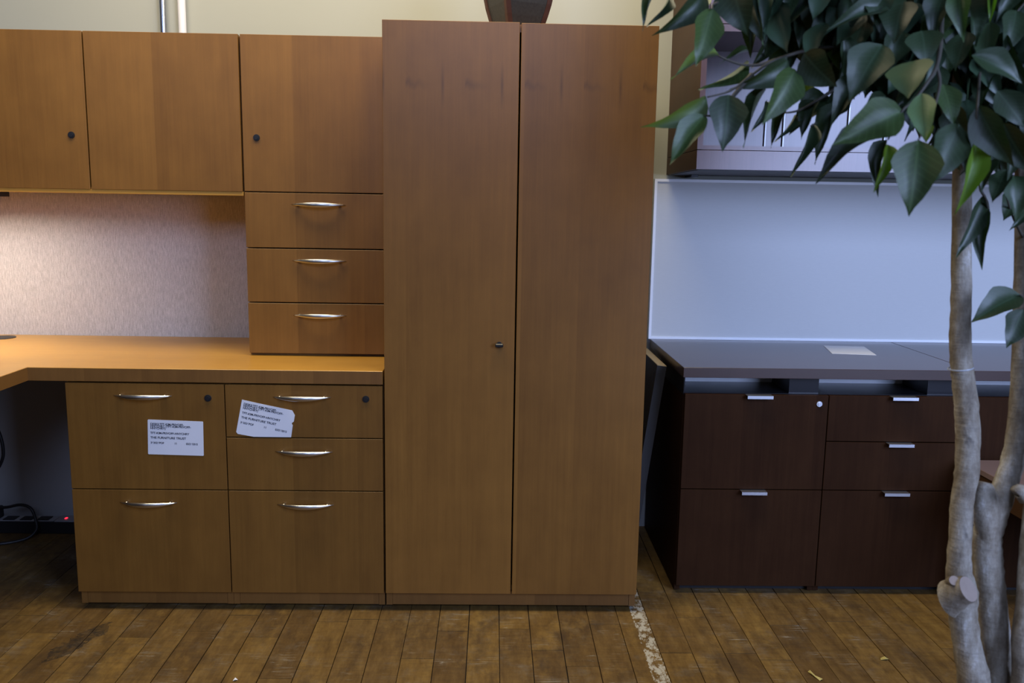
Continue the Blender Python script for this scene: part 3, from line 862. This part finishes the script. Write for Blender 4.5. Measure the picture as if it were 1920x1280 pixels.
# ------------------------------------------------------------------ the tree
TD = 1.5
base = Vector((1.14, -1.03, 0.0))
tree = thing('ficus_tree', base, 'leafy ficus tree with pale crooked trunks standing in front of the credenza', 'tree')
rt = random.Random(5)
def trunk(px, d=TD, tail=None, name='trunk', n=14, mat='bark'):
    pts = []; rad = []
    for (x, y, r) in px:
        pts.append(at(x, y, d)); rad.append(r * d / FPX)
    if tail:
        pts = pts + [Vector(p) for p, r in tail]; rad = rad + [r for p, r in tail]
    return obj(name, tube(bmesh.new(), pts, rad, n, 5, 0.05, rt), M[mat], tree, smooth=True)
trunk([(1775, -120, 13), (1785, 60, 14), (1796, 200, 15), (1803, 310, 17), (1803, 420, 17), (1802, 560, 18), (1800, 640, 19), (1805, 700, 20), (1812, 760, 21), (1815, 830, 21),
       (1812, 890, 21), (1804, 945, 20), (1800, 1010, 20), (1798, 1065, 22), (1803, 1110, 28), (1806, 1160, 25), (1815, 1220, 25), (1826, 1290, 29)], TD,
      [((1.115, -1.06, 0.27), 0.027), ((1.12, -1.05, 0.16), 0.03)])
trunk([(1912, 180, 12), (1918, 330, 14), (1918, 450, 14), (1916, 560, 15), (1915, 660, 16), (1912, 740, 17), (1907, 815, 19), (1896, 875, 20), (1879, 925, 22), (1862, 965, 25), (1850, 1010, 26),
       (1852, 1060, 27), (1857, 1110, 26), (1864, 1180, 26), (1868, 1240, 25), (1868, 1300, 26)], TD + 0.02,
      [((1.15, -1.03, 0.27), 0.027), ((1.145, -1.03, 0.16), 0.03)])
trunk([(1975, 300, 12), (1960, 700, 16), (1945, 900, 18), (1932, 1020, 18), (1926, 1120, 18), (1916, 1200, 18), (1916, 1300, 22)], TD - 0.03,
      [((1.175, -1.05, 0.25), 0.024), ((1.165, -1.04, 0.16), 0.027)])
# stubs left where branches were sawn off
trunk([(1852, 1030, 12), (1850, 1000, 19), (1848, 965, 23), (1846, 935, 22), (1846, 915, 18), (1848, 904, 11)], TD + 0.012, name='branch_stub')
def cut_face(x, y, rx, ry, d, nrm, parent):
    c = at(x, y, d); nrm = Vector(nrm).normalized()
    a_ = nrm.cross(Vector((0, 0, 1))).normalized(); b_ = a_.cross(nrm)
    bm = bmesh.new()
    V0 = [bm.verts.new(c + a_ * math.cos(k * math.pi / 10) * rx + b_ * math.sin(k * math.pi / 10) * ry) for k in range(20)]
    V1 = [bm.verts.new(v.co - nrm * 0.0015) for v in V0]
    bm.faces.new(V0)
    for k in range(20):
        bm.faces.new((V0[k], V1[k], V1[(k + 1) % 20], V0[(k + 1) % 20]))
    bmesh.ops.recalc_face_normals(bm, faces=bm.faces)
    o = obj('cut_face', bm, M['cutwood'], parent); o['label'] = 'pale tan sawn branch end'
    bm = bmesh.new(); R0 = []
    for q, k_ in ((0.0008, 1.03), (0.003, 1.07), (0.014, 1.12), (0.040, 1.5)):
        R0.append([bm.verts.new(c - nrm * q + a_ * math.cos(k * math.pi / 10) * rx * k_ + b_ * math.sin(k * math.pi / 10) * ry * k_ - (Vector((0, 0, 0.010)) if q > 0.02 else Vector())) for k in range(20)])
    for A, B in zip(R0[:-1], R0[1:]):
        for k in range(20): bm.faces.new((A[k], B[k], B[(k + 1) % 20], A[(k + 1) % 20]))
    bmesh.ops.recalc_face_normals(bm, faces=bm.faces)
    obj('branch_stub', bm, M['bark'], parent, smooth=True)
cut_face(1816, 1104, 0.0175, 0.0215, TD - 0.033, (0.30, -0.75, 0.55), tree)
cut_face(1789, 1088, 0.008, 0.008, TD - 0.026, (-0.2, -0.8, 0.5), tree)
trunk([(1905, 925, 12), (1912, 920, 13), (1925, 935, 14)], TD - 0.045, name='branch_stub')
# clear tie round the trunk
bm = bmesh.new()
ring = [at(1801, 690, TD) + Vector((math.cos(k * math.pi / 12) * 0.0195, math.sin(k * math.pi / 12) * 0.0195, math.cos(k * math.pi / 12) * 0.003)) for k in range(25)]
tube(bm, ring, [0.0013] * 25, 6, 1)
obj('tie_band', bm, plain('clear_tie', (0.35, 0.38, 0.42), 0.3), tree)

# planter below the picture
bm = bmesh.new()
prof = [(0.125, 0.0), (0.155, 0.02), (0.17, 0.20), (0.175, 0.205), (0.175, 0.225), (0.162, 0.225), (0.158, 0.19)]
rings = []
for r, z in prof:
    rings.append([bm.verts.new(base + Vector((math.cos(k * math.pi / 16) * r, math.sin(k * math.pi / 16) * r, z))) for k in range(32)])
for A, B in zip(rings[:-1], rings[1:]):
    for k in range(32):
        j = (k + 1) % 32
        bm.faces.new((A[k], A[j], B[j], B[k]))
bm.faces.new(rings[0][::-1])
obj('planter', bm, M['pot'], tree, smooth=False)
obj('soil', cyl(bmesh.new(), base + Vector((0, 0, 0.15)), base + Vector((0, 0, 0.185)), 0.157, n=32), M['soil'], tree)

# leaves -------------------------------------------------
PROF = [0.02, 0.48, 0.80, 0.96, 1.0, 0.94, 0.81, 0.63, 0.41, 0.17, 0.0]
def leaf_mesh(name, tip, arch, wave, fold, mat, seed):
    r = random.Random(seed)
    bm = bmesh.new()
    N = 10; rows = []
    ph = r.uniform(0, 6)
    for i in range(N + 1):
        u = i / N
        w = 0.5 * PROF[i]
        w *= 1 + 0.05 * math.sin(u * 17 + ph)
        if i == 0: w = 0.01
        if i == N: w = 0.002
        zc = -arch * u * u + 0.25 * arch * math.sin(math.pi * u)
        row = []
        for s in (-1.0, -0.55, 0.0, 0.55, 1.0):
            wv = wave * math.sin(u * 11 + ph + (1.3 if s > 0 else 0)) * abs(s) ** 2
            row.append(bm.verts.new((u, s * w, zc + fold * abs(s) * w + wv * (0.3 + u))))
        rows.append(row)
    for a_, b_ in zip(rows[:-1], rows[1:]):
        for k in range(4):
            bm.faces.new((a_[k], b_[k], b_[k + 1], a_[k + 1]))
    bmesh.ops.recalc_face_normals(bm, faces=bm.faces)
    if sum(f.normal.z for f in bm.faces) < 0:
        bmesh.ops.reverse_faces(bm, faces=bm.faces)
    me = bpy.data.meshes.new(name); bm.to_mesh(me); bm.free()
    for p in me.polygons: p.use_smooth = True
    me.materials.append(M[mat])
    return me
LEAF = {}
for mname in ('leaf_dark', 'leaf_mid', 'leaf_pale', 'leaf_lime'):
    LEAF[mname] = [leaf_mesh('leaf', 0.10, 0.16, 0.018, 0.30, mname, 1), leaf_mesh('leaf', 0.12, 0.30, 0.03, 0.42, mname, 2),
                   leaf_mesh('leaf', 0.08, 0.05, 0.022, 0.22, mname, 3), leaf_mesh('leaf', 0.14, 0.22, 0.045, 0.55, mname, 4)]
LEAF_N = [0]
def leaf_matrix(p0, p1, width, nrm):
    ax = (p1 - p0); L = ax.length; ax.normalize()
    z = (nrm - ax * nrm.dot(ax)).normalized()
    y = z.cross(ax)
    return Matrix(((ax.x * L, y.x * width, z.x * L, p0.x), (ax.y * L, y.y * width, z.y * L, p0.y), (ax.z * L, y.z * width, z.z * L, p0.z), (0, 0, 0, 1)))
def add_leaf(p0, p1, width, nrm, mat, var):
    o = bpy.data.objects.new('leaf', LEAF[mat][var % 4])
    COL.objects.link(o); o.parent = tree
    o.matrix_basis = Matrix.Translation(-base) @ leaf_matrix(p0, p1, width, nrm)
    LEAF_N[0] += 1
    return o

D_, I_, P_, L_ = 'leaf_dark', 'leaf_mid', 'leaf_pale', 'leaf_lime'
# stalk end, tip (as sighted through the lens), width, distance, colour, shape, roll in degrees
HERO = [
 (1226,-8,1202,46,13,1.36,D_,3,30),(1254,-6,1224,46,15,1.38,D_,3,-30),(1318,-14,1248,63,40,1.34,D_,1,-25),(1330,-8,1297,39,24,1.40,L_,2,20),
 (1336,16,1307,122,52,1.30,I_,2,-15),(1347,104,1262,133,17,1.36,P_,3,40),(1402,97,1355,111,10,1.40,D_,3,30),(1400,113,1326,172,18,1.38,I_,3,-35),
 (1372,-34,1396,61,74,1.32,D_,0,15),(1446,2,1417,49,48,1.46,D_,1,10),(1323,181,1227,246,40,1.32,P_,1,-30),(1322,216,1256,299,44,1.30,I_,0,20),
 (1366,178,1358,276,66,1.31,D_,0,-8),(1436,168,1388,262,17,1.36,D_,3,30),(1438,190,1418,241,19,1.38,D_,3,-25),(1490,130,1441,227,56,1.28,I_,0,-20),
 (1476,113,1392,170,42,1.34,D_,1,-25),(1508,100,1562,164,64,1.27,D_,0,25),(1513,147,1514,181,30,1.52,L_,2,0),(1473,207,1444,267,19,1.40,D_,3,20),
 (1489,216,1463,262,12,1.42,D_,3,-30),(1548,178,1488,234,46,1.44,D_,1,15),(1522,232,1493,324,21,1.38,D_,3,-20),(1577,198,1524,293,33,1.40,D_,3,25),
 (1658,256,1534,304,40,1.30,D_,1,50),(1692,208,1571,263,74,1.22,I_,0,10),(1664,262,1634,350,26,1.36,D_,1,30),(1665,272,1648,351,26,1.24,L_,3,-20),
 (1722,263,1708,396,82,1.18,I_,0,-6),(1798,233,1746,346,64,1.22,D_,2,-20),(1716,114,1698,176,70,1.20,P_,0,30),(1728,175,1735,262,46,1.16,P_,2,10),
 (1737,232,1737,266,24,1.26,L_,2,0),(1768,158,1790,234,40,1.24,I_,2,-20),(1833,198,1894,314,56,1.20,D_,0,18),(1828,268,1812,386,36,1.22,L_,1,-25),
 (1887,318,1860,378,34,1.36,D_,2,20),(1900,330,1912,402,48,1.38,D_,1,-20),(1846,364,1797,482,30,1.40,D_,2,-30),(1852,392,1831,490,32,1.40,D_,1,20),
 (1913,553,1826,594,50,1.44,D_,0,25),(1918,580,1889,651,46,1.42,D_,2,-15),(1822,104,1922,146,42,1.22,D_,0,-35),(1800,-12,1801,62,40,1.26,I_,1,10),
 (1862,-14,1857,33,18,1.30,L_,3,0),(1856,42,1846,122,42,1.30,D_,2,20),(1728,58,1738,115,60,1.26,D_,0,-10),(1694,4,1674,72,60,1.28,D_,0,20),
 (1654,84,1594,178,76,1.26,D_,0,15),(1590,-6,1581,74,42,1.36,D_,1,-20),(1474,-6,1432,82,46,1.42,D_,1,20),(1512,-8,1500,88,46,1.40,D_,2,-10),
 (1664,18,1568,33,34,1.30,D_,1,35),(1640,-20,1652,52,50,1.30,D_,0,-15),(1770,-10,1745,58,48,1.30,D_,1,15),(1905,20,1890,95,46,1.32,D_,0,-20),
 (1812,60,1790,130,44,1.30,D_,2,25),(1760,120,1720,190,40,1.34,D_,1,-30),(1610,150,1560,215,44,1.36,D_,1,20),(1660,180,1610,232,46,1.34,D_,0,-15),
 (1780,200,1815,262,46,1.30,D_,1,20),(1870,170,1925,240,48,1.28,D_,2,-15),(1880,230,1935,330,50,1.24,D_,0,20),(1905,250,1900,325,44,1.34,D_,1,-20),
 (1840,130,1870,200,40,1.36,D_,1,10),(1560,40,1530,110,44,1.42,D_,1,15),(1540,10,1545,80,46,1.40,D_,0,-20),(1620,40,1590,110,48,1.36,D_,2,20),
 (1690,60,1660,130,50,1.34,D_,1,-10),(1420,20,1400,90,36,1.46,D_,1,25),(1450,60,1420,120,34,1.44,D_,3,-20),(1860,300,1840,345,30,1.34,D_,1,15),
 (1790,250,1850,300,44,1.34,D_,1,-25),(1760,240,1800,320,46,1.36,D_,2,15),(1840,240,1870,320,44,1.38,D_,0,-10),(1530,190,1500,250,30,1.42,D_,3,25),
 (1580,170,1540,232,40,1.44,D_,1,-20),(1600,120,1555,170,44,1.46,D_,0,15),(1475,70,1440,125,36,1.46,D_,2,-25),(1495,80,1470,140,30,1.46,D_,3,10),
 (1915,355,1882,412,40,1.42,D_,2,10),(1925,400,1900,425,20,1.42,D_,3,0),
]
rl = random.Random(21)
HB = []
for (b0, b1, t0, t1, w, d, mt, var, roll) in HERO:
    p0 = at(b0, b1, d + 0.012); p1 = at(t0, t1, d - 0.012)
    ax = (p1 - p0).normalized()
    view = (CC - (p0 + p1) / 2).normalized()
    nrm = Matrix.Rotation(math.radians(roll), 3, ax) @ view
    add_leaf(p0, p1, w * d / FPX / math.cos(math.radians(roll)) * 1.06, nrm, mt, var)
    HB.append(p0)

# branches: thick limbs in the crown, thinner twigs out to the leaves
def limb(px, r0, r1, name='branch'):
    pts = [at(x, y, d) for x, y, d in px]
    rad = [r0 + (r1 - r0) * i / (len(pts) - 1) for i in range(len(pts))]
    return obj(name, tube(bmesh.new(), pts, rad, 7, 4), M['twig'], tree, smooth=True)
LIMBS = [
 [(1796, 210, 1.5), (1730, 130, 1.46), (1640, 95, 1.42), (1540, 90, 1.40), (1455, 112, 1.37), (1410, 140, 1.35), (1370, 170, 1.33), (1326, 182, 1.325)],
 [(1410, 140, 1.35), (1385, 168, 1.34), (1362, 195, 1.325), (1338, 215, 1.315), (1320, 217, 1.31)],
 [(1455, 112, 1.37), (1420, 122, 1.37), (1385, 120, 1.365), (1347, 105, 1.36)],
 [(1785, 60, 1.5), (1690, 20, 1.44), (1560, -10, 1.4), (1440, -15, 1.36), (1345, 5, 1.33), (1336, 17, 1.30)],
 [(1440, -15, 1.36), (1330, -40, 1.36), (1250, -20, 1.38)],
 [(1640, 95, 1.42), (1600, 140, 1.42), (1545, 180, 1.42), (1500, 206, 1.41), (1470, 212, 1.40)],
 [(1600, 140, 1.42), (1570, 190, 1.41), (1530, 230, 1.39), (1520, 236, 1.38)],
 [(1786, 40, 1.5), (1768, 20, 1.34), (1764, 80, 1.28), (1756, 125, 1.26), (1735, 160, 1.24), (1712, 190, 1.24), (1690, 210, 1.23), (1665, 262, 1.26)],
 [(1756, 125, 1.26), (1762, 160, 1.25), (1745, 220, 1.22), (1722, 262, 1.19)],
 [(1790, 130, 1.5), (1840, 100, 1.4), (1900, 30, 1.34), (1960, -40, 1.36)],
 [(1840, 100, 1.4), (1836, 150, 1.3), (1833, 198, 1.21), (1828, 268, 1.23)],
 [(1915, 250, 1.52), (1880, 250, 1.42), (1850, 310, 1.40), (1838, 350, 1.40), (1848, 372, 1.40), (1853, 392, 1.40)],
 [(1918, 445, 1.52), (1908, 425, 1.44), (1895, 395, 1.42), (1880, 340, 1.38)],
 [(1916, 560, 1.52), (1915, 555, 1.46), (1913, 553, 1.44)],
 [(1785, 60, 1.5), (1850, -60, 1.5), (1950, -160, 1.55)],
 [(1780, -60, 1.5), (1700, -150, 1.5), (1600, -220, 1.5)],
 [(1912, 180, 1.52), (1960, 60, 1.5), (2030, -60, 1.5)],
]
for i, L in enumerate(LIMBS):
    limb(L, 0.0045 if len(L) > 4 else 0.003, 0.0012)

# more leaves deeper in the crown, hung from the limbs
cpts = []
for L in LIMBS:
    P3, _ = smooth_path([at(*q) for q in L], [0] * len(L), 6)
    cpts += P3
CEN = at(1830, -60, 1.62)
def in_crown(p):
    q = p - CEN
    return (q.x / 0.52) ** 2 + (q.y / 0.36) ** 2 + (q.z / 0.45) ** 2 < 1
def pixel(p):
    q = p - CC; z = q.dot(CF)
    return 960 + FPX * q.dot(CR) / z, 640 - FPX * q.dot(CU) / z
def rand_leaf(seen):
    for _ in range(200):
        if seen:
            x = rl.uniform(1420, 1985); lim = 60 + (x - 1440) * 0.62
            y = rl.uniform(-70, min(lim, 250))
            p = at(x, y, rl.uniform(1.34, 1.62))
        else:
            p = CEN + Vector((rl.uniform(-0.52, 0.52), rl.uniform(-0.36, 0.4), rl.uniform(-0.45, 0.5)))
            if not in_crown(p): continue
            x, y = pixel(p)
            if x < 1500 and y > -60: continue
            if y > 230 or p.z < 1.66: continue
        L = rl.uniform(0.07, 0.105)
        out = Vector((p.x - CEN.x, p.y - CEN.y, 0)) * 0.9
        dv = (out + Vector((rl.uniform(-0.5, 0.5), rl.uniform(-0.5, 0.5), -0.75))).normalized()
        tip = p + dv * L
        xt, yt = pixel(tip)
        if seen and yt > 60 + (xt - 1440) * 0.62 + 30: continue
        n = (Vector((rl.uniform(-0.7, 0.7), rl.uniform(-1.0, 0.3), 0.6)) + out).normalized()
        return p, tip, L * rl.uniform(0.42, 0.58), n
    return None
while LEAF_N[0] < 296:
    q = rand_leaf(True)
    if q: add_leaf(q[0], q[1], q[2], q[3], D_ if rl.random() < 0.8 else I_, rl.randrange(4))
# the rest of the crown, joined, with unseen leaves added above to shade it
bm = bmesh.new()
CEN2 = at(1850, -330, 1.30)
def shade_leaf():
    p = CEN2 + Vector((rl.uniform(-0.40, 0.55), rl.uniform(-0.30, 0.25), rl.uniform(-0.14, 0.30)))
    x, y = pixel(p)
    if y > -75: return None
    dv = Vector((rl.uniform(-0.8, 0.8), rl.uniform(-0.8, 0.8), -0.6)).normalized()
    L = rl.uniform(0.07, 0.105)
    if pixel(p + dv * L)[1] > -8: return None
    return p, p + dv * L, L * rl.uniform(0.45, 0.6), Vector((rl.uniform(-0.8, 0.8), -0.8, 0.7)).normalized()
for k in range(1500):
    q = rand_leaf(False) if k < 560 else (rand_leaf(True) if k < 820 else shade_leaf())
    if not q: continue
    src = LEAF[D_][rl.randrange(4)]
    b2 = bmesh.new(); b2.from_mesh(src); b2.transform(leaf_matrix(*q[:2], q[2], q[3]))
    me = bpy.data.meshes.new('tmp'); b2.to_mesh(me); b2.free(); bm.from_mesh(me); bpy.data.meshes.remove(me)
fo = obj('foliage_and_shade_leaves', bm, None, tree, smooth=True)
fo.data.materials.append(M['leaf_crown'] if 'leaf_crown' in M else plain('crown_leaf', (0.024, 0.048, 0.024), 0.45, 0, 0.3, 8))
fo['kind'] = 'stuff'
